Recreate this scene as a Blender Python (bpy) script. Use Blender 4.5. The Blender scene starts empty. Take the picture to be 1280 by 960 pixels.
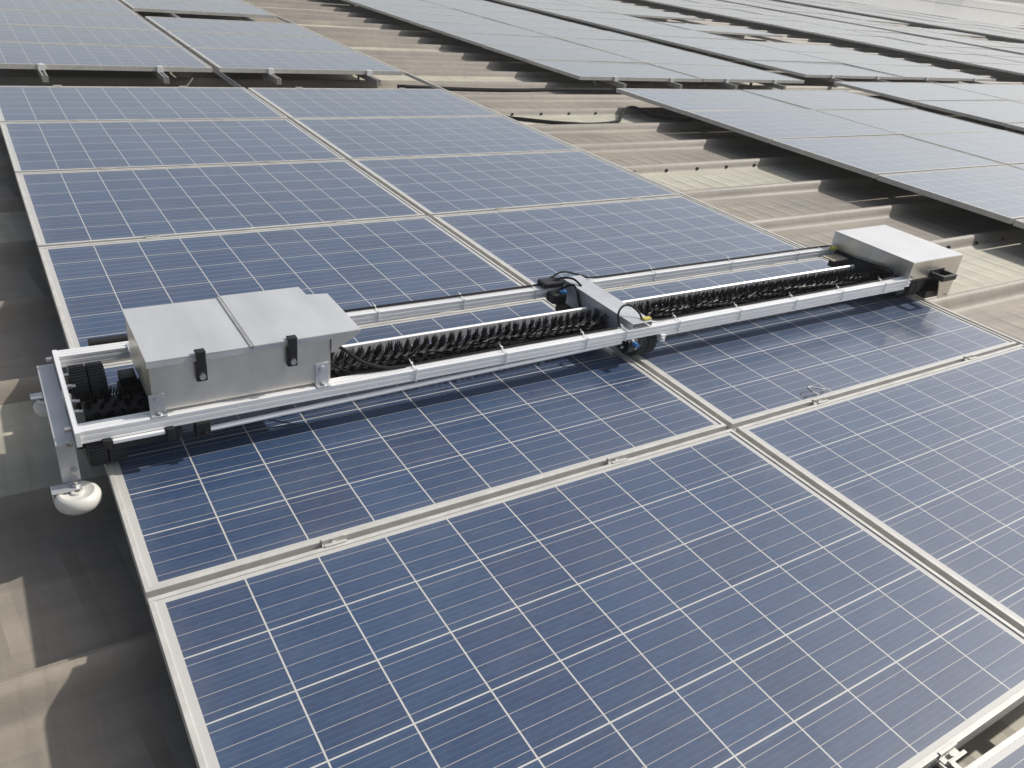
import bpy, bmesh, math, random
from mathutils import Vector, Matrix
random.seed(7)
S = bpy.context.scene
C = S.collection
R = math.radians
W, H = 1024, 768

# ------------------------------------------------------------------ camera
RR = ((0.8443557707896145, -0.524825756727543, 0.10780193601990005),
      (-0.1777458664567863, -0.46419606145719705, -0.8677144826987458),
      (0.5054401441237161, 0.7134983823408346, -0.48523223213757055))
CAM = Vector((-0.1215, -1.3321, 1.2221))
cam_d = bpy.data.cameras.new('camera')
cam = bpy.data.objects.new('camera', cam_d); C.objects.link(cam)
right, down, fwd = (Vector(r) for r in RR)
m = Matrix((right, -down, -fwd)).transposed().to_4x4(); m.translation = CAM
cam.matrix_world = m
cam_d.sensor_width = 36; cam_d.lens = 36*1010.2/1280
cam_d.clip_start = .02; cam_d.clip_end = 1000
S.camera = cam
S.render.resolution_x = W; S.render.resolution_y = H

# ------------------------------------------------------------------ light
SUN = Vector((1.08, -0.13, 1.0)).normalized()
el = math.asin(SUN.z); az = math.atan2(SUN.x, SUN.y)      # clockwise from +Y
world = bpy.data.worlds.new('World'); S.world = world; world.use_nodes = True
nt = world.node_tree
sky = nt.nodes.new('ShaderNodeTexSky'); sky.sky_type = 'NISHITA'; sky.sun_disc = False
sky.sun_elevation = el; sky.sun_rotation = az
sky.air_density = 1.0; sky.dust_density = 2.0; sky.ozone_density = 1.0; sky.altitude = 0
bg = nt.nodes['Background']; bg.inputs['Strength'].default_value = 0.06
nt.links.new(sky.outputs[0], bg.inputs[0])
# bright dry haze low over the horizon, strongest under the sun
def wn(t, **k):
    o = nt.nodes.new(t)
    for a, v in k.items(): setattr(o, a, v)
    return o
def wm(op, a, b=0.0, c=0.0):
    o = wn('ShaderNodeMath', operation=op)
    for i, v in enumerate((a, b, c)):
        if hasattr(v, 'is_output'): nt.links.new(v, o.inputs[i])
        else: o.inputs[i].default_value = v
    return o.outputs[0]
tc = wn('ShaderNodeTexCoord'); sp = wn('ShaderNodeSeparateXYZ'); nt.links.new(tc.outputs['Generated'], sp.inputs[0])
zc = wm('MAXIMUM', sp.outputs[2], 0)
dt = wn('ShaderNodeVectorMath', operation='DOT_PRODUCT'); nt.links.new(tc.outputs['Generated'], dt.inputs[0]); dt.inputs[1].default_value = SUN
glow = wm('POWER', wm('MAXIMUM', dt.outputs['Value'], 0), 4.0)
low = wm('MULTIPLY', wm('EXPONENT', wm('MULTIPLY', zc, -2.7)), wm('MULTIPLY_ADD', wm('EXPONENT', wm('MULTIPLY', zc, -14)), -.52, 1.0))
az_w = wm('MULTIPLY_ADD', sp.outputs[0], .42, wm('MULTIPLY_ADD', sp.outputs[1], .06, .56))
hz = wm('MULTIPLY_ADD', glow, .82, wm('MULTIPLY_ADD', wm('MULTIPLY', low, az_w), .74, .0))
hb = wn('ShaderNodeBackground'); hb.inputs['Color'].default_value = (1.0, .99, .965, 1); nt.links.new(hz, hb.inputs['Strength'])
ad = wn('ShaderNodeAddShader'); nt.links.new(bg.outputs[0], ad.inputs[0]); nt.links.new(hb.outputs[0], ad.inputs[1])
nt.links.new(ad.outputs[0], nt.nodes['World Output'].inputs['Surface'])
sd = bpy.data.lights.new('sun', 'SUN'); sd.energy = 3.6; sd.angle = R(1.2); sd.color = (1.0, .95, .88)
so = bpy.data.objects.new('sun', sd); C.objects.link(so)
so.rotation_euler = SUN.to_track_quat('Z', 'Y').to_euler()
vs = S.view_settings
vs.view_transform = 'Standard'; vs.look = 'None'; vs.gamma = 1; vs.use_curve_mapping = False; vs.exposure = 0.04
S.render.engine = 'CYCLES'

# ------------------------------------------------------------------ materials
class NB:
    """small node helper"""
    def __init__(s, name):
        s.m = bpy.data.materials.new(name); s.m.use_nodes = True
        s.t = s.m.node_tree; s.b = s.t.nodes['Principled BSDF']
    def n(s, typ, **k):
        o = s.t.nodes.new(typ)
        for a, v in k.items(): setattr(o, a, v)
        return o
    def l(s, a, b): s.t.links.new(a, b)
    def put(s, sock, v):
        if hasattr(v, 'links') or hasattr(v, 'is_output'): s.l(v, sock)
        else: sock.default_value = v
    def math(s, op, a, b=0.0, c=0.0):
        o = s.n('ShaderNodeMath', operation=op)
        for i, v in enumerate((a, b, c)): s.put(o.inputs[i], v)
        return o.outputs[0]
    def mix(s, f, a, b):
        o = s.n('ShaderNodeMix', data_type='RGBA')
        s.put(o.inputs[0], f); s.put(o.inputs[6], a); s.put(o.inputs[7], b)
        return o.outputs[2]
    def noise(s, vec, scale, detail=3, rough=.6):
        o = s.n('ShaderNodeTexNoise'); o.inputs['Scale'].default_value = scale
        o.inputs['Detail'].default_value = detail; o.inputs['Roughness'].default_value = rough
        if vec is not None: s.l(vec, o.inputs['Vector'])
        return o.outputs[0]
    def mapping(s, vec, scale):
        o = s.n('ShaderNodeMapping'); s.l(vec, o.inputs[0]); o.inputs['Scale'].default_value = scale
        return o.outputs[0]
    def ramp(s, f, lo, hi):
        o = s.n('ShaderNodeMapRange'); s.put(o.inputs[0], f)
        o.inputs[1].default_value = lo; o.inputs[2].default_value = hi
        return o.outputs[0]
    def bump(s, h, dist, strength=1):
        o = s.n('ShaderNodeBump'); s.l(h, o.inputs['Height'])
        o.inputs['Distance'].default_value = dist; o.inputs['Strength'].default_value = strength
        s.l(o.outputs[0], s.b.inputs['Normal'])
    def set(s, **k):
        for a, v in k.items(): s.put(s.b.inputs[a.replace('_', ' ')], v)

def c4(r, g, b): return (r, g, b, 1)

def plain(name, col, rough=.5, metal=0.0, var=.15, scale=30, spec=.5, bump=0, stretch=(1, 1, 1), rvar=0.1):
    k = NB(name); co = k.n('ShaderNodeTexCoord').outputs['Object']
    co = k.mapping(co, stretch)
    f = k.noise(co, scale, 4)
    f2 = k.ramp(f, .3, .7)
    d = tuple(c*(1-var) for c in col); u = tuple(min(1, c*(1+var*.6)) for c in col)
    k.set(Base_Color=k.mix(f2, c4(*d), c4(*u)), Metallic=metal,
          Roughness=k.math('MULTIPLY_ADD', f2, rvar, rough-rvar/2))
    k.b.inputs['Specular IOR Level'].default_value = spec
    if bump: k.bump(f, bump)
    return k.m

M = {}
M['frame'] = plain('anodised_frame', (.60, .585, .545), .45, .1, .16, 14, rvar=.15)
M['bar'] = plain('extruded_aluminium', (.93, .93, .93), .32, .2, .05, 8, stretch=(.5, 1, 1))
M['bar_dull'] = plain('dull_aluminium', (.5, .5, .5), .45, .6, .12, 30)
M['sheet'] = plain('galvanised_sheet', (.60, .61, .63), .42, .45, .12, 12)
M['lit_top'] = plain('lit_cover_sheet', (.66, .66, .67), .5, .15, .06, 9)  # brighter reflection of the right cover's top painted as a paler sheet
M['lid'] = plain('dim_lit_lid_sheet', (.60, .61, .62), .46, .3, .10, 11, stretch=(1, .3, 1))  # left lid's duller reflection put into a greyer tone
M['steel'] = plain('brushed_stainless', (.80, .76, .68), .34, .8, .20, 7, stretch=(1, 1, .35), rvar=.16, bump=.0003)
M['bolt'] = plain('zinc_bolt', (.62, .62, .6), .3, .9, .15, 60)
M['rubber'] = plain('black_rubber', (.030, .033, .038), .6, 0, .3, 60, bump=.001)
M['plastic'] = plain('black_plastic', (.014, .014, .015), .45, 0, .3, 40)
M['cable'] = plain('black_cable', (.008, .008, .009), .55, 0, .2, 40, spec=.25)
M['hose'] = plain('weathered_black_hose', (.012, .012, .012), .7, 0, .4, 12, spec=.2)
M['bristle'] = plain('black_bristles', (.010, .010, .011), .55, 0, .5, 90, spec=.3)
M['core'] = plain('black_brush_core', (.014, .014, .015), .5, .2, .2, 30)
M['nylon'] = plain('ivory_nylon', (.75, .735, .68), .42, 0, .10, 9, rvar=.2)
M['tie'] = plain('white_nylon_tie', (.78, .78, .78), .5, 0, .05, 30)
M['yellow'] = plain('yellow_tape', (.62, .52, .10), .5, 0, .15, 40)
M['blue'] = plain('blue_cap', (.06, .20, .48), .4, 0, .1, 40)
M['beige'] = plain('beige_plate', (.50, .44, .33), .5, .1, .2, 25)
M['rail'] = plain('mill_finish_rail', (.42, .41, .39), .45, .5, .2, 15)
M['backsheet'] = plain('dark_backing', (.10, .09, .08), .7, 0, .2, 15)
M['far_wall'] = plain('weathered_far_wall', (.34, .34, .28), .8, 0, .2, .4)
M['far_blue'] = plain('slate_blue_panel', (.10, .14, .19), .7, 0, .2, .5)

def glass_mat():
    k = NB('solar_cell_glass')
    uv = k.n('ShaderNodeUVMap', uv_map='cells').outputs[0]
    sx = k.n('ShaderNodeSeparateXYZ'); k.l(uv, sx.inputs[0]); u, v = sx.outputs[0], sx.outputs[1]
    rnd = k.n('ShaderNodeObjectInfo').outputs['Random']
    # frac distance to nearest cell border
    fu = k.math('FRACT', u); fv = k.math('FRACT', v)
    du = k.math('MINIMUM', fu, k.math('SUBTRACT', 1, fu))
    dv = k.math('MINIMUM', fv, k.math('SUBTRACT', 1, fv))
    gap = k.math('LESS_THAN', k.math('MINIMUM', k.math('MULTIPLY', du, 1.0), dv), .0108)
    out = k.math('MAXIMUM', k.math('MAXIMUM', k.math('LESS_THAN', u, .0), k.math('GREATER_THAN', u, 10.0)),
                 k.math('MAXIMUM', k.math('LESS_THAN', v, .0), k.math('GREATER_THAN', v, 6.0)))
    white = k.math('MAXIMUM', gap, out)
    b4 = k.math('FRACT', k.math('MULTIPLY', fv, 4))
    bus = k.math('LESS_THAN', k.math('ABSOLUTE', k.math('SUBTRACT', b4, .5)), .0185)
    # cell tone : crystal grain + per cell + per panel
    cellid = k.n('ShaderNodeVectorMath', operation='FLOOR'); k.l(uv, cellid.inputs[0])
    addr = k.n('ShaderNodeVectorMath', operation='ADD'); k.l(cellid.outputs[0], addr.inputs[0])
    k.l(k.math('MULTIPLY', rnd, 37.0), addr.inputs[1])
    wn = k.n('ShaderNodeTexWhiteNoise', noise_dimensions='3D'); k.l(addr.outputs[0], wn.inputs[0])
    vo = k.n('ShaderNodeTexVoronoi'); vo.inputs['Scale'].default_value = 9
    add2 = k.n('ShaderNodeVectorMath', operation='ADD'); k.l(uv, add2.inputs[0]); k.l(addr.outputs[0], add2.inputs[1])
    k.l(k.mapping(add2.outputs[0], (1, 2.2, 1)), vo.inputs['Vector'])
    sv = k.n('ShaderNodeSeparateColor'); k.l(vo.outputs['Color'], sv.inputs[0])
    g = k.math('MULTIPLY_ADD', sv.outputs[0], .42, k.math('MULTIPLY', wn.outputs[0], .50))
    g = k.math('MULTIPLY_ADD', rnd, .35, g)
    cell = k.mix(k.ramp(g, 0, 1.2), c4(.003, .025, .088), c4(.012, .058, .150))
    # faint finger lines seen as thin pale lines parallel to the bars
    fing = k.math('LESS_THAN', k.math('ABSOLUTE', k.math('SUBTRACT', k.math('FRACT', k.math('MULTIPLY', fv, 12)), .5)), .05)
    col = k.mix(k.math('MULTIPLY', fing, .10), cell, c4(.35, .37, .42))
    col = k.mix(k.math('MULTIPLY', bus, .72), col, c4(.50, .46, .42))
    col = k.mix(white, col, c4(.56, .55, .52))
    # dust film : uneven, thicker near the frame
    oc = k.n('ShaderNodeTexCoord').outputs['Object']
    off = k.n('ShaderNodeVectorMath', operation='ADD'); k.l(oc, off.inputs[0]); k.l(k.math('MULTIPLY', rnd, 50), off.inputs[1])
    n1 = k.noise(off.outputs[0], 2.3, 5, .65); n2 = k.noise(off.outputs[0], 70, 3, .6)
    edge = k.math('MINIMUM', k.math('MINIMUM', u, k.math('SUBTRACT', 10, u)), k.math('MINIMUM', v, k.math('SUBTRACT', 6, v)))
    ed = k.math('SUBTRACT', 1, k.ramp(edge, -.1, .35))
    dust = k.math('MULTIPLY_ADD', k.ramp(n1, .35, .75), .065, .042)
    dust = k.math('MULTIPLY_ADD', ed, .06, dust)
    dust = k.math('MULTIPLY_ADD', k.ramp(n2, .45, .8), .02, dust)
    # dried water marks and a few droppings
    n4 = k.noise(k.mapping(off.outputs[0], (1.0, 3.2, 1)), 5, 4, .7)
    dust = k.math('MULTIPLY_ADD', k.ramp(n4, .56, .70), .035, dust)
    vd = k.n('ShaderNodeTexVoronoi'); vd.inputs['Scale'].default_value = 3.1; k.l(off.outputs[0], vd.inputs['Vector'])
    vcol = k.n('ShaderNodeSeparateColor'); k.l(vd.outputs['Color'], vcol.inputs[0])
    spot = k.math('MULTIPLY', k.math('LESS_THAN', vd.outputs['Distance'], k.math('MULTIPLY', vcol.outputs[1], .022)), k.math('GREATER_THAN', vcol.outputs[0], .80))
    dust = k.math('MAXIMUM', dust, k.math('MULTIPLY', spot, .8))
    col = k.mix(dust, col, c4(.46, .44, .41))
    k.set(Base_Color=col, Roughness=.5)
    k.b.inputs['Specular IOR Level'].default_value = .35
    k.put(k.b.inputs['Sheen Weight'], k.math('MULTIPLY_ADD', n1, .25, .34)); k.b.inputs['Sheen Roughness'].default_value = .22; k.b.inputs['Sheen Tint'].default_value = (.95, .93, .90, 1)
    k.b.inputs['Coat Weight'].default_value = 1.0
    k.put(k.b.inputs['Coat Roughness'], k.math('MULTIPLY_ADD', n1, .12, .08))
    k.b.inputs['Coat IOR'].default_value = 1.5
    return k.m
M['glass'] = glass_mat()

def roof_mat(name, base, dark, metal, rough):
    k = NB(name)
    oc = k.n('ShaderNodeTexCoord').outputs['Object']
    sx = k.n('ShaderNodeSeparateXYZ'); k.l(oc, sx.inputs[0]); x, y, z = sx.outputs
    n1 = k.noise(oc, 1.2, 6, .65); n2 = k.noise(k.mapping(oc, (.35, 3, 1)), 5, 5, .6); n3 = k.noise(oc, 60, 3, .6)
    f = k.math('MULTIPLY_ADD', n1, .5, k.math('MULTIPLY', n2, .5))
    col = k.mix(k.ramp(f, .36, .66), c4(*dark), c4(*base))
    col = k.mix(k.math('MULTIPLY', k.ramp(n3, .55, .8), .25), col, c4(*dark))
    yy = k.math('FRACT', k.math('DIVIDE', k.math('SUBTRACT', y, .02), .612))
    seam = k.math('SUBTRACT', 1, k.ramp(k.math('ABSOLUTE', k.math('SUBTRACT', yy, .018)), 0, .010))
    col = k.mix(k.math('MULTIPLY', seam, .7), col, c4(.05, .045, .04))  # lap behind each crest, its thin shadow line painted dark
    st = k.noise(k.mapping(oc, (9, .55, 1)), 2.2, 5, .7)
    col = k.mix(k.math('MULTIPLY', k.ramp(st, .50, .75), .35), col, c4(.15, .13, .105))
    # rusty dirt run along the foot of each rib
    foot = k.math('MULTIPLY', k.math('SUBTRACT', 1, k.ramp(k.math('ABSOLUTE', k.math('SUBTRACT', yy, .085)), 0, .03)), .6)
    col = k.mix(k.math('MULTIPLY', foot, k.ramp(n2, .3, .7)), col, c4(.13, .10, .07))
    k.set(Base_Color=col, Metallic=metal, Roughness=k.math('MULTIPLY_ADD', n1, .25, rough))
    # pressed cross ribs, part of the sheet's own relief
    fx = k.math('FRACT', k.math('DIVIDE', k.math('MULTIPLY_ADD', y, .12, x), .155))
    r = k.math('SUBTRACT', 1, k.ramp(k.math('ABSOLUTE', k.math('SUBTRACT', fx, .5)), .0, .22))
    band = k.math('MULTIPLY', k.ramp(yy, .13, .30), k.math('SUBTRACT', 1, k.ramp(yy, .62, .82)))
    h = k.math('MULTIPLY_ADD', k.math('MULTIPLY', r, band), .0065, k.math('MULTIPLY', n1, .008))
    h = k.math('MULTIPLY_ADD', n3, .0008, h)
    k.bump(h, 1.0, .8); k.b.inputs['Specular IOR Level'].default_value = .5
    return k.m
M['roof'] = roof_mat('weathered_roof_sheet', (.36, .31, .25), (.21, .19, .16), 0, .44)
M['roof2'] = roof_mat('cream_skylight_sheet', (.56, .53, .43), (.40, .375, .30), 0, .50)

# ------------------------------------------------------------------ mesh helpers
class MB:
    def __init__(s): s.bm = bmesh.new()
    def box(s, x0, x1, y0, y1, z0, z1, bev=0):
        t = bmesh.new(); bmesh.ops.create_cube(t, size=1)
        for v in t.verts:
            v.co = Vector(((x0+x1)/2+v.co.x*(x1-x0), (y0+y1)/2+v.co.y*(y1-y0), (z0+z1)/2+v.co.z*(z1-z0)))
        if bev: bmesh.ops.bevel(t, geom=t.edges[:], offset=bev, segments=2, affect='EDGES', profile=.6)
        s.add(t); return s
    def add(s, t):
        me = bpy.data.meshes.new('tmp'); t.to_mesh(me); t.free(); s.bm.from_mesh(me); bpy.data.meshes.remove(me)
    def prism(s, pts, axis, a, b, bev=0):
        """pts 2D outline in the other two axes (order x,y,z without axis); extruded a..b"""
        t = bmesh.new()
        def co(p, h):
            if axis == 0: return (h, p[0], p[1])
            if axis == 1: return (p[0], h, p[1])
            return (p[0], p[1], h)
        A = [t.verts.new(co(p, a)) for p in pts]; B = [t.verts.new(co(p, b)) for p in pts]
        n = len(pts)
        t.faces.new(A); t.faces.new(B[::-1])
        for i in range(n): t.faces.new((A[i], B[i], B[(i+1) % n], A[(i+1) % n]))
        bmesh.ops.recalc_face_normals(t, faces=t.faces[:])
        if bev: bmesh.ops.bevel(t, geom=t.edges[:], offset=bev, segments=2, affect='EDGES')
        s.add(t); return s
    def cyl(s, p0, p1, r, seg=16, r2=None, caps=True):
        p0, p1 = Vector(p0), Vector(p1); d = p1-p0
        t = bmesh.new()
        bmesh.ops.create_cone(t, cap_ends=caps, segments=seg, radius1=r, radius2=r if r2 is None else r2, depth=d.length)
        mt = d.to_track_quat('Z', 'Y').to_matrix().to_4x4(); mt.translation = (p0+p1)/2
        bmesh.ops.transform(t, matrix=mt, verts=t.verts[:])
        s.add(t); return s
    def lathe(s, prof, c, axis, seg=40):
        """prof (r,h) list closed; axis 0 or 2"""
        t = bmesh.new(); rings = []
        for i in range(seg):
            a = 2*math.pi*i/seg; ring = []
            for r, h in prof:
                if axis == 2: p = (c[0]+r*math.cos(a), c[1]+r*math.sin(a), c[2]+h)
                else: p = (c[0]+h, c[1]+r*math.cos(a), c[2]+r*math.sin(a))
                ring.append(t.verts.new(p))
            rings.append(ring)
        n = len(prof)
        for i in range(seg):
            A, B = rings[i], rings[(i+1) % seg]
            for j in range(n): t.faces.new((A[j], A[(j+1) % n], B[(j+1) % n], B[j]))
        bmesh.ops.recalc_face_normals(t, faces=t.faces[:])
        s.add(t); return s
    def tube(s, pts, r, seg=8, smooth=3):
        P = [Vector(p) for p in pts]
        if smooth and len(P) > 2:
            Q = []
            for i in range(len(P)-1):
                p0 = P[max(i-1, 0)]; p1 = P[i]; p2 = P[i+1]; p3 = P[min(i+2, len(P)-1)]
                for k in range(smooth+1):
                    u = k/(smooth+1)
                    Q.append(.5*((2*p1)+(p2-p0)*u+(2*p0-5*p1+4*p2-p3)*u*u+(3*p1-p0-3*p2+p3)*u**3))
            Q.append(P[-1]); P = Q
        t = bmesh.new(); rings = []; up = Vector((.13, .2, 1)).normalized()
        for i, p in enumerate(P):
            d = (P[min(i+1, len(P)-1)]-P[max(i-1, 0)]).normalized()
            a = d.cross(up)
            if a.length < .01: a = d.cross(Vector((1, 0, 0)))
            a.normalize(); b = a.cross(d)
            rings.append([t.verts.new(p+r*(math.cos(2*math.pi*j/seg)*a+math.sin(2*math.pi*j/seg)*b)) for j in range(seg)])
        for i in range(len(rings)-1):
            for j in range(seg):
                t.faces.new((rings[i][j], rings[i][(j+1) % seg], rings[i+1][(j+1) % seg], rings[i+1][j]))
        t.faces.new(rings[0][::-1]); t.faces.new(rings[-1])
        bmesh.ops.recalc_face_normals(t, faces=t.faces[:])
        s.add(t); return s
    def mesh(s, name, mat, smooth=False, origin=(0, 0, 0)):
        me = bpy.data.meshes.new(name)
        bmesh.ops.translate(s.bm, vec=-Vector(origin), verts=s.bm.verts[:])
        s.bm.to_mesh(me); s.bm.free(); me.materials.append(mat)
        if smooth:
            for p in me.polygons: p.use_smooth = True
            try: me.set_sharp_from_angle(angle=R(35))
            except Exception: pass
        return me
def link(name, me, parent=None):
    o = bpy.data.objects.new(name, me); C.objects.link(o)
    if parent: o.parent = parent
    return o
def tag(o, label=None, cat=None, group=None, kind=None):
    for k, v in (('label', label), ('category', cat), ('group', group), ('kind', kind)):
        if v: o[k] = v
    return o
def empty(name, loc, label, cat, group=None):
    o = bpy.data.objects.new(name, None); C.objects.link(o); o.location = loc; o.empty_display_size = .1
    return tag(o, label, cat, group)

def project(p):
    q = Vector(p)-CAM
    z = fwd.dot(q)
    if z < .05: return None
    return (right.dot(q)/z*1010.2+640, down.dot(q)/z*1010.2+480)
def in_view(pts, mg=110):
    P = [project(p) for p in pts]
    P = [p for p in P if p]
    if not P: return False
    us = [p[0] for p in P]; vs_ = [p[1] for p in P]
    return max(us) > -mg and min(us) < 1280+mg and max(vs_) > -10 and min(vs_) < 960+mg

# ------------------------------------------------------------------ roof
PZ, CZ, PITCH, Y0 = -.200, -.135, .612, .02
def roof_profile(k0, k1):
    pts = []
    for k in range(k0, k1+1):
        y = Y0+PITCH*k
        pts += [(y-.080, PZ), (y-.060, PZ+.003), (y-.047, PZ+.012), (y-.036, PZ+.028), (y-.024, CZ-.014), (y-.012, CZ-.004), (y-.003, CZ),
                (y+.006, CZ), (y+.007, CZ-.008), (y+.020, CZ-.008), (y+.030, CZ-.016), (y+.050, PZ)]
    return pts
def sheet(name, pts, xs, mat, dz=0):
    bm = bmesh.new(); cols = []
    for x in xs: cols.append([bm.verts.new((x, y, z+dz)) for y, z in pts])
    for i in range(len(xs)-1):
        for j in range(len(pts)-1):
            f = bm.faces.new((cols[i][j], cols[i+1][j], cols[i+1][j+1], cols[i][j+1])); f.smooth = True
    me = bpy.data.meshes.new(name); bm.to_mesh(me); bm.free(); me.materials.append(mat)
    try: me.set_sharp_from_angle(angle=R(50))
    except Exception: pass
    return link(name, me)
xs = [-9, -3, 0, 3, 6, 9, 14, 20, 40, 90, 190]
tag(sheet('roof', roof_profile(-7, 150), xs, M['roof']), kind='structure')
for k in range(-2, 60, 3):
    y = Y0+PITCH*k
    pts = [(y+.052, PZ+.004), (y+PITCH-.079, PZ+.004), (y+PITCH-.060, PZ+.008), (y+PITCH-.050, PZ+.013)]
    tag(sheet('roof_skylight', pts, xs, M['roof2']), kind='structure')
# screws along the laps above the skylights
for k, n in ((2, 0), (5, 0), (8, 0)):
    y = Y0+PITCH*k
# ground far below, to the horizon
b = MB(); b.box(-29, 229, -29, 129, -9.2, -9.0)
tag(link('ground', b.mesh('ground', M['far_wall'])), kind='structure')

# roof screws : one thing each
scr = MB(); scr.cyl((0, 0, 0), (0, -.004, .002), .012, 10); scr.cyl((0, -.004, .002), (0, -.012, .006), .006, 6)
scr_me = scr.mesh('roof_screw', M['plastic'])
ords = ['first', 'second', 'third', 'fourth', 'fifth', 'sixth', 'seventh', 'eighth', 'ninth', 'tenth', 'eleventh', 'twelfth', 'thirteenth',
        'fourteenth', 'fifteenth', 'sixteenth', 'seventeenth', 'eighteenth', 'nineteenth', 'twentieth', 'twenty-first', 'twenty-second',
        'twenty-third', 'twenty-fourth', 'twenty-fifth', 'twenty-sixth', 'twenty-seventh', 'twenty-eighth', 'twenty-ninth', 'thirtieth']
for k, xa, xb, nm in ((2, 4.2, 5.5, 'nearest'), (5, 3.5, 5.2, 'second nearest'), (8, 3.3, 4.9, 'third nearest')):
    n = 0; x = xa
    while x < xb:
        o = link('roof_screw', scr_me); o.location = (x, Y0+PITCH*k-.0405, PZ+.025)
        tag(o, '%s dark screw from the left above the %s cream skylight sheet' % (ords[n], nm), 'screw', 'screws along the laps of the roof sheets')
        n += 1; x += .31

# ------------------------------------------------------------------ solar panels
_cache = {}
def panel_mesh(w, d):
    key = (round(w, 3), round(d, 3))
    if key in _cache: return _cache[key]
    h, lip = .036, .011
    b = MB()
    b.box(0, w, 0, lip, -h, 0, .0009); b.box(0, w, d-lip, d, -h, 0, .0009)
    b.box(0, lip, lip, d-lip, -h, -.0004, .0009); b.box(w-lip, w, lip, d-lip, -h, -.0004, .0009)
    fr = b.mesh('frame', M['frame'])
    bm = bmesh.new(); uvl = bm.loops.layers.uv.new('cells')
    x0, x1, y0, y1 = lip, w-lip, lip, d-lip; z = -.0035
    mx, my = .016, .010
    vs_ = [bm.verts.new(p) for p in ((x0, y0, z), (x1, y0, z), (x1, y1, z), (x0, y1, z))]
    f = bm.faces.new(vs_)
    cw = (x1-x0-2*mx)/10; ch = (y1-y0-2*my)/6
    for lp in f.loops:
        lp[uvl].uv = ((lp.vert.co.x-x0-mx)/cw, (lp.vert.co.y-y0-my)/ch)
    gl = bpy.data.meshes.new('glass'); bm.to_mesh(gl); bm.free(); gl.materials.append(M['glass'])
    b = MB(); b.box(lip+.001, w-lip-.001, lip+.001, d-lip-.001, -.012, -.0065)
    bs = b.mesh('backing', M['backsheet'])
    _cache[key] = (fr, gl, bs); return _cache[key]
npan = 0
far_frames = []
def panel(x, y, w, d, label, group, yaw=0, z=0, parts=True):
    global npan
    if not in_view([(x, y, 0), (x+w, y, 0), (x, y+d, 0), (x+w, y+d, 0)]): return
    fr, gl, bs = panel_mesh(w, d)
    r = empty('solar_panel', (x, y, z), label, 'solar panel', group)
    q = .0012 if x < 5 else .0035
    r.rotation_euler = (random.uniform(-q, q), random.uniform(-q, q), yaw)
    for n, me in (('frame', fr), ('glass', gl), ('backing', bs)):
        if n == 'backing' and x > 15: continue
        link(n, me, r)
    npan += 1
    return r
clamp_b = MB()
clamp_b.box(-.026, .026, -.0135, -.0085, .0006, .0030, .0006); clamp_b.box(-.026, .026, .0085, .0135, .0006, .0030, .0006); clamp_b.box(-.026, .026, -.0085, -.0065, -.012, .0030); clamp_b.box(-.026, .026, .0065, .0085, -.012, .0030); clamp_b.box(-.026, .026, -.0065, .0065, -.012, -.009)
clamp_b.cyl((0, 0, -.009), (0, 0, -.002), .005, 6)
clamp_me = clamp_b.mesh('panel_clamp', M['frame'])
def clamp(x, y, label, rz=0):
    o = link('panel_clamp', clamp_me); o.location = (x, y, .0005); o.rotation_euler.z = rz
    tag(o, label, 'clamp', 'clamps holding the panels of the nearest array')
def rail(x, y0, y1, label, group, front=False):
    b = MB()
    b.prism([(x-.02, -.038), (x-.02, -.085), (x+.02, -.085), (x+.02, -.038), (x+.007, -.038), (x+.007, -.052), (x-.007, -.052), (x-.007, -.038)], 1, y0, y1)
    root = empty('mounting_rail', (x, y0, -.2), label, 'mounting rail', group)
    o = link('beam', b.mesh('beam', M['rail'], origin=(x, y0, -.2)), root)
    # feet on rib crests
    k0 = math.ceil((y0+.05-Y0)/PITCH); n = 0; k = k0
    while Y0+PITCH*k < y1-.02 and n < 3:
        yy = Y0+PITCH*k
        b = MB(); b.box(x+.022, x+.027, yy-.022, yy+.022, -.137, -.045, .001); b.box(x+.022, x+.07, yy-.022, yy+.022, -.141, -.134, .001)
        b.cyl((x+.017, yy, -.06), (x+.036, yy, -.06), .007, 6)
        link('foot', b.mesh('foot', M['bar_dull'], origin=(x, y0, -.2)), root)
        k += 2; n += 1
    if front:   # end clamp gripping the first panel
        b = MB(); yf = front
        b.box(x-.022, x+.022, yf-.022, yf-.002, -.040, .003, .001); b.box(x-.022, x+.022, yf-.002, yf+.010, .0008, .0035)
        b.cyl((x, yf-.012, .003), (x, yf-.012, .010), .006, 6)
        link('end_clamp', b.mesh('end_clamp', M['bar'], origin=(x, y0, -.2)), root)

# nearest array ---------------------------------------------------
G1 = 'solar panels of the nearest array'
PW, PD, RP, CP = 1.633, .994, 1.012, 1.6487
side = ['left', 'right']
cleared = {1: ' with the front wheels of the robot on it'}
def ordp(i): return ords[i]
for c in range(2):
    i = 0
    for rr in range(-1, 5):
        if c == 0: x = .002
        else: x = CP+.011
        lab = 'blue solar panel, %s in front block of %s column, nearest array' % (ordp(i), side[c])
        if rr == 0: lab = 'blue solar panel under the front wheels of the cleaning robot, %s column' % side[c]
        if rr == 1: lab = 'blue solar panel just behind the cleaning robot, %s column' % side[c]
        if rr == -1: lab = 'big blue solar panel closest to the camera, %s column' % side[c]
        panel(x, rr*RP+.009, PW, PD, lab, G1); i += 1
    i = 0
    for rr in range(0, 9):
        if c == 1 and rr == 3: continue
        yb = 5.85+rr*1.018+(-.35 if (c == 1 and rr > 3) else 0)
        xx = (.002 if c == 0 else CP+.011)-(.03 if c == 0 else 0)
        panel(xx, yb, PW, PD, 'blue grey solar panel, %s in rear block of %s column, nearest array' % (ordp(i), side[c]), G1); i += 1
panel(.06, -2.008, PW, PD, 'solar panel cut by the bottom right corner, skewed with dark gap', G1, yaw=R(-1.3), z=-.006)
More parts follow.
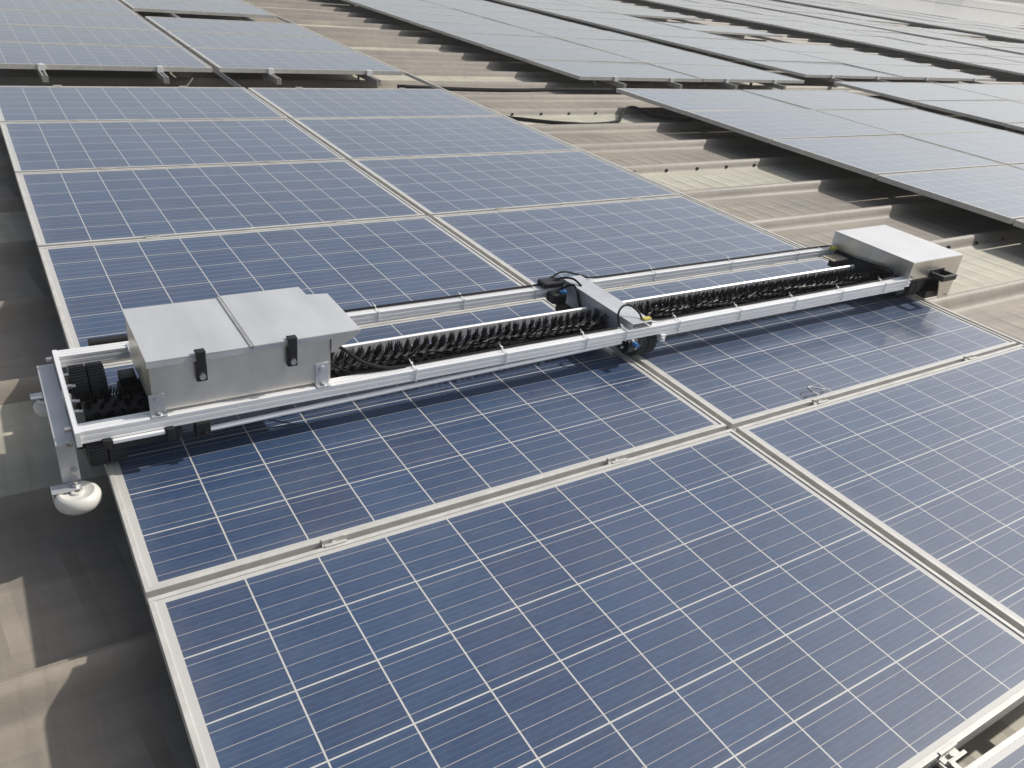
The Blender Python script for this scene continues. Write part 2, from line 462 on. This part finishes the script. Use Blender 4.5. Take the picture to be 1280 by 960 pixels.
for c, xsn in enumerate(((.40, 1.20), (2.055, 2.93))):
    for j, x in enumerate(xsn):
        for rr in range(-1, 5):
            if rr == -1 and c == 1: continue
            y = rr*RP
            if rr == 4: y = 4*RP
            lab = 'small aluminium clamp on the %s cross seam from the camera, %s of %s column' % (ords[rr+1], 'left half' if j == 0 else 'right half', side[c])
            clamp(x+random.uniform(-.01, .01), y, lab)
        clamp(x, 5*RP-.004, 'small aluminium clamp on the rear edge of the front block, %s of %s column' % ('left half' if j == 0 else 'right half', side[c]))
GR = 'mounting rails under the nearest array'
for nm, x in (('leftmost', .375), ('second from left', 1.2), ('third from left', 2.08), ('rightmost', 2.97)):
    rail(x, -2.0, 4.98, 'grey mounting rail under front block of nearest array, %s' % nm, GR)
    rail(x, 5.62, 14.8, 'grey mounting rail poking from rear block of nearest array, %s' % nm, GR, front=5.85)
# thin bar running beside the right edge of the array
b = MB(); b.prism([(3.322, -.005), (3.322, -.03), (3.338, -.03), (3.338, -.005)], 1, -2.2, 12.5, .001)
tag(link('edge_bar', b.mesh('edge_bar', M['frame'])), 'long thin aluminium bar along the right edge of the nearest array', 'bar')
b = MB(); b.box(1.6505-.018, 1.6505+.018, -2.1, 14.5, -.050, -.040); b.box(1.6505-.002, 1.6505+.002, -2.1, 14.5, -.040, -.020)
tag(link('seam_channel', b.mesh('seam_channel', M['rail'])), 'long grey channel in the seam between two columns of nearest array', 'channel')

for rr in range(0, 5):
    for c in range(2):
        xa = .004 if c == 0 else CP+.016
        b = MB(); b.box(xa, xa+PW-.008, rr*RP-.0085, rr*RP+.0085, -.032, -.020, .0008)
        tag(link('seam_strip', b.mesh('seam_strip', M['rail'])), 'grey filler strip in the %s cross seam from the camera, %s column of nearest array' % (ords[rr], side[c]), 'strip', 'filler strips between panel rows')

# second array -----------------------------------------------------
G2 = 'solar panels of the second array'
cx2 = [5.28, 7.05, 8.82]
for c in range(2):
    w = cx2[c+1]-cx2[c]-.018
    for i in range(5):
        yb = 5.17-RP*(i+1)
        panel(cx2[c], yb, w, PD, 'grey glaring solar panel, %s from its gap in front block, %s column, second array' % (ords[i], side[c]), G2)
    for i in range(11):
        panel(cx2[c], 5.76+i*RP, w, PD, 'grey glaring solar panel, %s in rear block, %s column, second array' % (ords[i], side[c]), G2)
for nm, x in (('leftmost', 5.75), ('second', 6.55), ('third', 7.42), ('fourth', 8.25)):
    rail(x, 0.5, 5.0, 'grey mounting rail under front block of second array, %s' % nm, 'mounting rails under the second array')
    rail(x, 5.58, 16.0, 'grey mounting rail poking from rear block of second array, %s' % nm, 'mounting rails under the second array', front=5.76)
# third array ------------------------------------------------------
G3 = 'solar panels of the third array'
cx3 = [9.35, 11.55, 14.05]
for c in range(2):
    w = cx3[c+1]-cx3[c]-.02
    for i in range(4):
        panel(cx3[c], 5.75-1.15*(i+1), w, 1.13, 'pale grey solar panel, %s from its gap in front block, %s column, third array' % (ords[i], side[c]), G3)
    for i in range(11):
        if c == 1 and i in (3, 5): continue
        panel(cx3[c], 6.2+i*1.13, w, 1.11, 'pale grey solar panel, %s in rear block, %s column, third array' % (ords[i], side[c]), G3)
for nm, x in (('leftmost', 9.9), ('second', 10.9), ('third', 12.1), ('fourth', 13.4)):
    rail(x, 2.0, 5.6, 'grey mounting rail under front block of third array, %s' % nm, 'mounting rails under the third array')
    rail(x, 5.98, 18, 'grey mounting rail poking from rear block of third array, %s' % nm, 'mounting rails under the third array', front=6.2)
# fourth, fifth, sixth array -----------------------------------------
def array(cols, y0, y1, pitch, nm, grp, skip=()):
    for c in range(len(cols)-1):
        w = cols[c+1]-cols[c]-.03
        i = 0; n = int((y1-y0)/pitch)
        for rr in range(n):
            if (c, rr) in skip: continue
            y = y0+rr*pitch
            if not in_view([(cols[c], y, 0), (cols[c]+w, y, 0), (cols[c], y+pitch, 0), (cols[c]+w, y+pitch, 0)], 30): continue
            panel(cols[c], y, w, pitch-.03, 'distant solar panel, %s in view in %s column of %s array' % (ords[min(i, 29)], ords[c], nm), grp); i += 1
array([16.1, 18.8, 21.3], 5.5, 26, 1.25, 'fourth', 'solar panels of the fourth array')
array([21.9, 24.4, 26.9], 7.1, 33, 1.35, 'fifth', 'solar panels of the fifth array', skip=((1, 4), (1, 6)))
array([28.7, 31.8, 34.9, 38.0], 11, 44, 1.5, 'sixth', 'solar panels of the sixth array')
print('PANELS', npan)
b = MB()
for xa, n in ((38.1, 2), (45, 6), (68, 12)):
    for c in range(n):
        for r_ in range(0, 42):
            y = 14+r_*1.75; x = xa+c*3.5
            if in_view([(x, y, 0), (x+3.4, y+1.7, 0), (x+3.4, y, 0)], 20): b.box(x, x+3.44, y, y+1.69, -.05, -.002)
gm = NB('far_panel_glass')
gm.set(Base_Color=c4(.06, .08, .12), Roughness=.3); gm.b.inputs['Coat Weight'].default_value = 1; gm.b.inputs['Coat Roughness'].default_value = .1
oc = gm.n('ShaderNodeTexCoord').outputs['Object']; gm.l(gm.mix(gm.ramp(gm.noise(oc, .5), .3, .7), c4(.05, .07, .11), c4(.12, .13, .15)), gm.b.inputs['Base Color'])
tag(link('distant_solar_panels', b.mesh('distant_solar_panels', gm.m)), 'far off rows of solar panels merging near the top right corner', 'solar panels', kind='stuff')

# far building at the top right ----------------------------------------
root = empty('factory_building', (140, 92, -.2), 'pale industrial building behind the last panels at the top right corner', 'building')
b = MB(); b.box(104, 190, 92, 96, -8.99, 1.3)
for i in range(60): b.box(104.3+i*1.4, 104.8+i*1.4, 91.9, 92, -.2, 1.3)
link('wall', b.mesh('wall', M['far_wall'], origin=(140, 92, -.2)), root)
b = MB(); b.box(146, 152, 90.5, 91.8, -.2, 2.0)
link('door', b.mesh('door', M['far_blue'], origin=(140, 92, -.2)), root)

# ------------------------------------------------------------------ hazy air
b = MB(); b.box(-30, 230, -30, 130, -10.5, 14)
hm = bpy.data.materials.new('haze_air'); hm.use_nodes = True; ht = hm.node_tree; ht.nodes.clear()
ho = ht.nodes.new('ShaderNodeOutputMaterial'); hv = ht.nodes.new('ShaderNodeVolumePrincipled')
hv.inputs['Color'].default_value = (.93, .93, .92, 1); hv.inputs['Density'].default_value = .0035; hv.inputs['Anisotropy'].default_value = .2
ht.links.new(hv.outputs[0], ho.inputs['Volume'])
hz_o = link('haze', b.mesh('haze', hm)); tag(hz_o, 'thin pale haze in the air over the far panels', 'haze', kind='stuff')
b = None

# ------------------------------------------------------------------ hoses on the roof
b = MB(); b.tube([(3.25, 4.98, -.10), (3.5, 4.90, -.165), (3.75, 4.80, -.178), (3.96, 4.68, -.180), (4.21, 4.55, -.180), (4.52, 4.48, -.180), (4.86, 4.56, -.180), (5.03, 4.72, -.165), (5.15, 4.79, -.112), (5.24, 4.76, -.105), (5.34, 4.66, -.15), (5.6, 4.60, -.178), (6.2, 4.58, -.178)], .015, 10, 4)
tag(link('rubber_hose', b.mesh('rubber_hose', M['hose'], True)), 'thick black hose lying across the cream skylight sheet and rising to second array', 'hose')
b = MB(); b.tube([(3.2, 5.72, -.11), (3.8, 5.66, -.118), (4.4, 5.63, -.118), (5.1, 5.68, -.118), (6, 5.66, -.118)], .019, 10, 3)
tag(link('rubber_hose', b.mesh('rubber_hose', M['hose'], True)), 'thin straight black hose lying on the roof rib between first and second arrays', 'hose')
b = MB(); b.tube([(2.085, .032, .002), (2.06, .034, .014), (2.052, .052, .02), (2.075, .066, .014), (2.10, .056, .010), (2.12, .044, .008), (2.135, .047, .002)], .0032, 6, 3)
tag(link('wire_loop', b.mesh('wire_loop', M['bar_dull'], True)), 'small bent grey wire loop left on the panel seam right of the centre', 'wire')

# ------------------------------------------------------------------ cleaning robot
RO = Vector((1.65, .64, 0))
robot = empty('cleaning_robot', RO, 'long silver solar panel cleaning robot with black brush spanning both columns', 'robot')
NOLIFT = {'wheel', 'tyre', 'guide_roller', 'roller_bracket', 'nut', 'end_channel', 'end_cover', 'lit_cover_top', 'handle', 'skirt_bolt', 'drive_motor'}
def part(name, b, mat, parent=robot, smooth=False, label=None):
    if name not in NOLIFT:
        for v in b.bm.verts: v.co.z += .0145-.0035*v.co.x     # the frame rides a little higher at its left end
    o = link(name, b.mesh(name, mat, smooth, origin=RO), parent)
    if label: o['label'] = label
    return o
ZT = .120
def extr(y0, y1, z0, z1, x0, x1, face):
    """slotted extrusion : outline in y,z with grooves on the top and on both sides"""
    d = .003; w = .0022; hh = z1-z0
    top = []
    for f in (.34, .72):
        yy = y0+(y1-y0)*f
        top += [(yy-w, z1), (yy-w+.0006, z1-d), (yy+w-.0006, z1-d), (yy+w, z1)]
    def sidep(yo, sgn):
        o = []
        for f, ww, dd in ((.24, .0030, .004), (.70, .0038, .004)):
            zz = z0+hh*f
            o += [(yo, zz-ww), (yo+sgn*dd, zz-ww+.0005), (yo+sgn*dd, zz+ww-.0005), (yo, zz+ww)]
        return o
    pts = [(y0, z0)] + sidep(y0, 1) + [(y0, z1)] + top + [(y1, z1)] + sidep(y1, -1)[::-1] + [(y1, z0)]
    return MB().prism(pts, 0, x0, x1)
part('front_rail', extr(.435, .473, .088, ZT, -.042, 3.13, 0), M['bar'])
part('rear_rail', extr(.822, .860, .088, ZT, -.042, 3.13, 0), M['bar'])
# thin rod slung below the front rail
part('rod', MB().cyl((.235, .445, .056), (1.55, .443, .080), .0072, 14).cyl((1.72, .443, .080), (3.10, .443, .080), .0072, 14), M['bar'], smooth=True)
part('rod_clip', MB().box(.205, .24, .428, .46, .046, .087, .003).cyl((.225, .42, .056), (.225, .43, .056), .007, 6), M['plastic'])
# middle strip beside the brush
part('brush_cover', MB().prism([(.661, .076), (.661, .104), (.667, .107), (.675, .104), (.675, .101), (.667, .1035), (.664, .102), (.664, .076)], 0, .56, 1.57)
     .prism([(.661, .076), (.661, .104), (.667, .107), (.675, .104), (.675, .101), (.667, .1035), (.664, .102), (.664, .076)], 0, 1.70, 3.05), M['bar'])
# brush
AX, AZ, BR = .592, .066, .058
shaft = part('brush', MB().cyl((-.02, AX, AZ), (1.57, AX, AZ), .036, 20).cyl((1.70, AX, AZ), (3.18, AX, AZ), .036, 20), M['core'], smooth=True)
bb = bmesh.new()
def tuft(x, a, L):
    """a tapering bundle of bristles standing on the shaft, swept along the helix"""
    rad = Vector((0, math.cos(a), math.sin(a))); tan = Vector((0, -math.sin(a), math.cos(a)))
    c = Vector((x, AX, AZ)); ex = Vector((1, 0, 0))
    for s_ in range(7):
        o1 = random.uniform(-.0045, .0045); o2 = random.uniform(-.009, .009); l = L*random.uniform(.90, 1.05)
        base = c+rad*.024+ex*o1+tan*o2*.5
        mid = c+rad*(L*.70)+ex*(o1*1.2+.002)+tan*o2*.9
        tip = c+rad*l+ex*(o1*1.3+.007)+tan*(o2*1.3+.006)
        rings = []
        for p, w in ((base, .0034), (mid, .0024), (tip, .0007)):
            rings.append([bb.verts.new(p+ex*w*math.cos(q*2.094)+tan*w*math.sin(q*2.094)) for q in range(3)])
        for A, B in zip(rings, rings[1:]):
            for j in range(3): bb.faces.new((A[j], A[(j+1) % 3], B[(j+1) % 3], B[j]))
        bb.faces.new(rings[-1])
NA = 12
for seg0, seg1 in ((-.01, 1.56), (1.71, 3.17)):
    x = seg0; i = 0
    while x < seg1:
        for q in range(NA):
            tuft(x+(q % 2)*.0145, 2*math.pi*q/NA + i*.045+random.uniform(-.05, .05), BR+.004)
        x += .0285+random.uniform(-.001, .001); i += 1
mbb = MB(); mbb.bm.free(); mbb.bm = bb
part('bristles', mbb, M['bristle'], shaft)
# end plate at the left and its parts
part('frame_end', MB().box(-.0535, -.0425, .431, .864, .083, ZT+.001, .0008), M['bar'])
ch = part('end_channel', MB().box(-.095, -.056, .452, .858, .096, .100, .0008).box(-.095, -.056, .452, .456, -.004, .0958, .0008)
          .box(-.095, -.056, .854, .858, -.004, .0958, .0008).box(-.0595, -.056, .457, .853, .07, .0958), M['sheet'])
for p in ((-.066, .4505, .088), (-.066, .4505, .012)):
    part('bolt', MB().cyl(p, (p[0], p[1]-.008, p[2]), .0075, 6).cyl((p[0], p[1]-.008, p[2]), (p[0], p[1]-.013, p[2]), .004, 8), M['bolt'], ch)
for p in ((-.057, .475, .108), (-.057, .835, .110)):
    part('bolt', MB().cyl(p, (p[0]-.014, p[1], p[2]), .007, 6), M['bolt'], ch)
def guide_roller(x, y, z, lab):
    prof = []
    for i in range(9):
        a = -math.pi/2+math.pi*i/8
        prof.append((.036+.014*math.cos(a), (.0205)*math.sin(a)))
    prof += [(.026, .0155), (.015, .0155), (.013, .0205), (.006, .0205), (.006, -.0205), (.013, -.0205), (.026, -.0155)]
    r = part('guide_roller', MB().lathe(prof, (x, y, z), 2, 48), M['nylon'], smooth=True, label=lab)
    part('roller_bracket', MB().box(x-.048, x+.012, y+.0, y+.034, z+.0212, z+.0240, .0008).box(x-.051, x-.048, y, y+.034, z+.002, z+.0240), M['sheet'], r)
    part('nut', MB().cyl((x, y+.015, z+.0240), (x, y+.015, z+.031), .0085, 6).cyl((x, y+.015, z+.031), (x, y+.015, z+.038), .0045, 10), M['bolt'], r)
guide_roller(-.070, .418, -.030, 'ivory side roller at the front')
guide_roller(-.072, .872, -.030, 'ivory side roller at the back')
# wheels
def wheel(x0, y, z, r, w=.041, two=True, nm='wheel'):
    root = None
    n = 2 if two else 1
    xs_ = [x0+i*(w+.0012) for i in range(n)]
    b = MB()
    for xx in xs_: b.cyl((xx+.004, y, z), (xx+w-.004, y, z), r*.55, 20)
    b.cyl((x0-.018, y, z), (x0, y, z), .008, 10)
    hub = part('wheel', b, M['plastic'])
    for xx in xs_:
        prof = [(r*.55, 0), (r-.004, 0), (r-.001, .002), (r, .005), (r, w-.005), (r-.001, w-.002), (r-.004, w), (r*.55, w)]
        t = MB().lathe(prof, (xx, y, z), 0, 56)
        # tread blocks
        for i in range(44):
            a = 2*math.pi*i/44
            cy, cz = y+math.cos(a)*(r+.0002), z+math.sin(a)*(r+.0002)
            tt = bmesh.new(); bmesh.ops.create_cube(tt, size=1)
            bmesh.ops.scale(tt, vec=(w*.88, .0042, .0030), verts=tt.verts[:])
            bmesh.ops.rotate(tt, cent=(0, 0, 0), matrix=Matrix.Rotation(a, 3, 'X'), verts=tt.verts[:])
            bmesh.ops.translate(tt, vec=(xx+w/2, cy, cz), verts=tt.verts[:])
            t.add(tt)
        part('tyre', t, M['rubber'], hub, smooth=True)
TR = .0545
wheel(-.032, .505, TR, TR-.002); wheel(-.030, .768, .0625, .061)
wheel(1.638, .500, TR, TR-.002); wheel(1.638, .79, TR, TR-.002)
wheel(3.20, .520, TR, TR-.002); wheel(3.20, .79, TR, TR-.002)
# drive lumps around the left end
part('motor_bracket', MB().box(.035, .135, .866, .892, .095, .128, .004), M['plastic'])
part('motor_bracket', MB().box(.0, .018, .42, .437, .070, .092, .002).box(.137, .155, .42, .437, .060, .092, .002).box(.02, .175, .438, .455, .052, .084, .004), M['plastic'])
part('drive_cover', MB().box(.02, .135, .424, .4345, .078, .0875, .002), M['bar'])
part('drive_motor', MB().cyl((.075, .70, .07), (.19, .70, .07), .03, 20).box(.08, .12, .68, .73, .09, .12, .004), M['plastic'], smooth=True)
for yy, zz in ((.50, .095), (.56, .1), (.62, .095), (.69, .1), (.76, .095)):
    part('bolt', MB().cyl((-.0425, yy, zz), (-.030, yy, zz), .007, 6).cyl((-.030, yy, zz), (-.022, yy, zz), .0045, 8), M['bolt'])
# the control box on the left
bz0, bz1 = .128, .262
box = part('control_box', MB().box(.118, .556, .452, .742, bz0, bz1, .0015), M['steel'])
part('lid', MB().box(.113, .352, .445, .748, .2625, .2665, .001).box(.113, .352, .445, .4475, .249, .2623), M['lid'], box)
part('lid', MB().prism([(.357, .438), (.636, .442), (.636, .684), (.578, .694), (.576, .752), (.357, .752)], 2, .2665, .2705, .0008)
     .box(.357, .556, .4425, .445, .255, .2663), M['lid'], box)
part('lid_seam', MB().box(.349, .360, .441, .750, .2668, .2695, .001), M['steel'], box)
part('visor', MB().prism([(.557, .2663), (.634, .2663), (.634, .258), (.557, .212)], 1, .446, .682), M['steel'], box)
def latch(x):
    l = part('latch', MB().box(x-.011, x+.011, .432, .4375, .236, .276, .002).box(x-.013, x+.013, .438, .4515, .196, .245, .003)
             .box(x-.012, x+.012, .432, .452, .272, .278, .002), M['plastic'], box)
    part('latch_button', MB().cyl((x, .4378, .212), (x, .4300, .212), .0075, 16), M['bolt'], box)
latch(.232); latch(.452)
for x, z1 in ((.128, .175), (.532, .185)):
    part('box_bracket', MB().box(x-.018, x+.018, .4485, .4515, .1235, z1, .001).box(x-.018, x+.018, .434, .4515, .1205, .1234, .001)
         .cyl((x, .4485, z1-.014), (x, .444, z1-.014), .006, 10).cyl((x+.002, .442, .1234), (x+.002, .442, .129), .006, 6), M['sheet'])
for x in (.14, .54):
    part('box_bracket', MB().box(x-.018, x+.018, .745, .748, .1235, .175, .001).box(x-.018, x+.018, .748, .84, .1205, .1234, .001), M['sheet'])
part('box_floor', MB().box(.125, .55, .478, .735, .1235, .1275), M['steel'])
# right cover box: a bent sheet hood with skirt outside the panel edge
x0, x1, y0, y1, zt = 3.112, 3.482, .440, .848, .196
t = .003
hood = MB().box(x0, x1, y0, y1, zt-t, zt, .0006)
hood.box(x0, x0+t, y0+t, y1-t, .122, zt-t)                # left side
hood.prism([(x0, zt-t), (x1, zt-t), (x1, -.004), (3.408, -.004), (3.352, .118), (x0, .118)], 1, y0, y0+t)   # front with skirt
hood.prism([(x0, zt-t), (x1, zt-t), (x1, -.004), (3.408, -.004), (3.352, .118), (x0, .118)], 1, y1-t, y1)
hood.box(x1-t, x1, y0+t, y1-t, -.004, zt-t)
hd = part('end_cover', hood, M['steel'])
part('lit_cover_top', MB().box(x0+.001, x1-.001, y0+.001, y1-.001, zt+.0003, zt+.0022, .0006), M['lit_top'], hd)  # thin overlay carrying the painted brightness of the hood's top
part('handle', MB().prism([(3.275, .440), (3.275, .392), (3.29, .380), (3.36, .380), (3.372, .392), (3.372, .440)], 2, .118, .136, .003), M['plastic'], hd) if False else None
hb = MB()
hb.box(3.262, 3.276, .388, .4395, .118, .142, .003); hb.box(3.352, 3.366, .388, .4395, .118, .142, .003); hb.box(3.262, 3.366, .374, .388, .118, .142, .003)
hb.box(3.262, 3.366, .4365, .4395, .112, .150, .001)
part('handle', hb, M['plastic'], hd)
part('skirt_bolt', MB().cyl((3.455, .4398, .012), (3.455, .432, .012), .006, 6).cyl((3.128, .4398, .134), (3.128, .430, .134), .006, 6), M['bolt'], hd)
part('drive_motor', MB().cyl((3.12, .60, .066), (3.30, .60, .066), .045, 20).box(3.13, 3.33, .48, .80, .03, .11, .004), M['plastic'], smooth=True)
part('hood_shade_filler', MB().box(3.12, 3.474, .50, .84, .03, .185).box(3.325, 3.474, .455, .84, -.003, .029).box(3.12, 3.474, .447, .499, .10, .185), M['plastic'], hd)  # black filler blocks added to stand in for the shade inside the hood
part('motor_plate', MB().box(3.00, 3.105, .735, .80, .098, .104, .001), M['beige'])
part('cable_plug', MB().box(3.06, 3.10, .80, .818, .122, .136, .003), M['yellow'])
# centre cross channel
cc = part('cross_channel', MB().prism([(.440, .1385), (.440, .1225), (.475, .1225), (.475, .060), (.58, .060), (.58, .045), (.70, .045), (.70, .060), (.82, .060), (.82, .1225), (.85, .1225), (.85, .1385)], 0, 1.585, 1.588)
          .prism([(.440, .1385), (.440, .1225), (.475, .1225), (.475, .060), (.82, .060), (.82, .1225), (.85, .1225), (.85, .1385)], 0, 1.669, 1.672)
          .box(1.585, 1.672, .438, .852, .1387, .1417, .0008), M['sheet'])
part('axle_block', MB().box(1.59, 1.667, .50, .80, .045, .135, .004), M['plastic'])
part('gear_motor', MB().cyl((1.575, .455, .062), (1.615, .455, .062), .030, 20).cyl((1.565, .455, .062), (1.576, .455, .062), .010, 12)
     .box(1.60, 1.65, .44, .47, .05, .085, .004), M['plastic'], smooth=True)
part('gear_pin', MB().cyl((1.557, .447, .058), (1.567, .447, .058), .006, 8), M['bolt'])
part('blue_cap', MB().cyl((1.592, .425, .076), (1.592, .405, .076), .0085, 14), M['blue'], smooth=True)
part('cap_pin', MB().cyl((1.592, .435, .086), (1.592, .425, .078), .004, 8), M['tie'])
part('yellow_tag', MB().box(1.640, 1.672, .446, .462, .1418, .149, .003), M['yellow'])
part('connector', MB().box(1.49, 1.575, .815, .868, .121, .142, .006).box(1.50, 1.56, .77, .815, .08, .115, .006).box(1.52, 1.56, .74, .78, .05, .08, .006), M['plastic'])
part('connector_cap', MB().box(1.535, 1.56, .772, .79, .115, .125, .003), M['blue'])
part('rail_joint', MB().box(1.715, 1.735, .427, .445, .060, .086, .002).cyl((1.722, .428, .072), (1.722, .420, .072), .005, 8), M['bar'])
# cables
def cable(pts, r=.0035, mat='cable', nm='cable'): return part(nm, MB().tube(pts, r, 8, 4), M[mat], smooth=True)
cable([(.50, .70, .2), (.60, .78, .15), (.66, .848, .126), (.9, .852, .125), (1.2, .850, .126), (1.45, .852, .125), (1.52, .84, .135), (1.57, .83, .15), (1.60, .80, .155), (1.61, .76, .142)], .004)
cable([(1.53, .86, .135), (1.60, .87, .155), (1.68, .862, .137), (1.75, .850, .125), (2.1, .851, .1245), (2.6, .850, .1245), (3.05, .850, .125), (3.09, .82, .128), (3.10, .78, .118), (3.095, .70, .12), (3.09, .60, .13), (3.085, .52, .135), (3.06, .475, .126), (2.98, .468, .1235)], .0036)
cable([(.556, .50, .215), (.60, .485, .20), (.655, .470, .155), (.72, .462, .130), (.78, .462, .1235)], .0047)
cable([(.556, .56, .20), (.575, .54, .155), (.60, .50, .13), (.66, .468, .124), (.9, .466, .1232), (1.2, .467, .1232), (1.50, .465, .1235), (1.54, .46, .125)], .0034)
cable([(1.555, .466, .124), (1.56, .49, .160), (1.59, .505, .178), (1.62, .50, .176), (1.64, .478, .158), (1.642, .462, .143)], .0036)
cable([(1.66, .455, .145), (1.72, .462, .127), (1.9, .468, .1235), (2.4, .467, .1232), (2.98, .468, .1235)], .003)
cable([(1.54, .80, .12), (1.575, .76, .15), (1.578, .72, .10), (1.575, .70, .07)], .004)
# zip ties round both rails
def tie(x, y0, y1, k):
    x += random.uniform(-.004, .004)
    b = MB()
    b.box(x-.0016, x+.0016, y0-.0016, y0, .086, .1235); b.box(x-.0016, x+.0016, y1, y1+.0016, .086, .1235)
    b.box(x-.0016, x+.0016, y0-.0016, y1+.0016, .1235, .1285 if False else .1250); b.box(x-.0016, x+.0016, y0-.0016, y1+.0016, .0845, .0860)
    b.box(x-.003, x+.003, y1-.010, y1-.002, .124, .1295)
    b.tube([(x, y1-.004, .128), (x-.003, y1+.001, .133), (x-.004, y1+.002, .137)], .0012, 5, 1)
    part('cable_tie', b, M['tie'])
for i, x in enumerate((.80, 1.10, 1.40, 1.56, 1.80, 2.10, 2.40, 2.68, 2.95)): tie(x, .435, .473, i)
for i, x in enumerate((.86, 1.17, 1.46, 1.72, 2.02, 2.45, 2.86, 3.02)): tie(x, .822, .860, i)
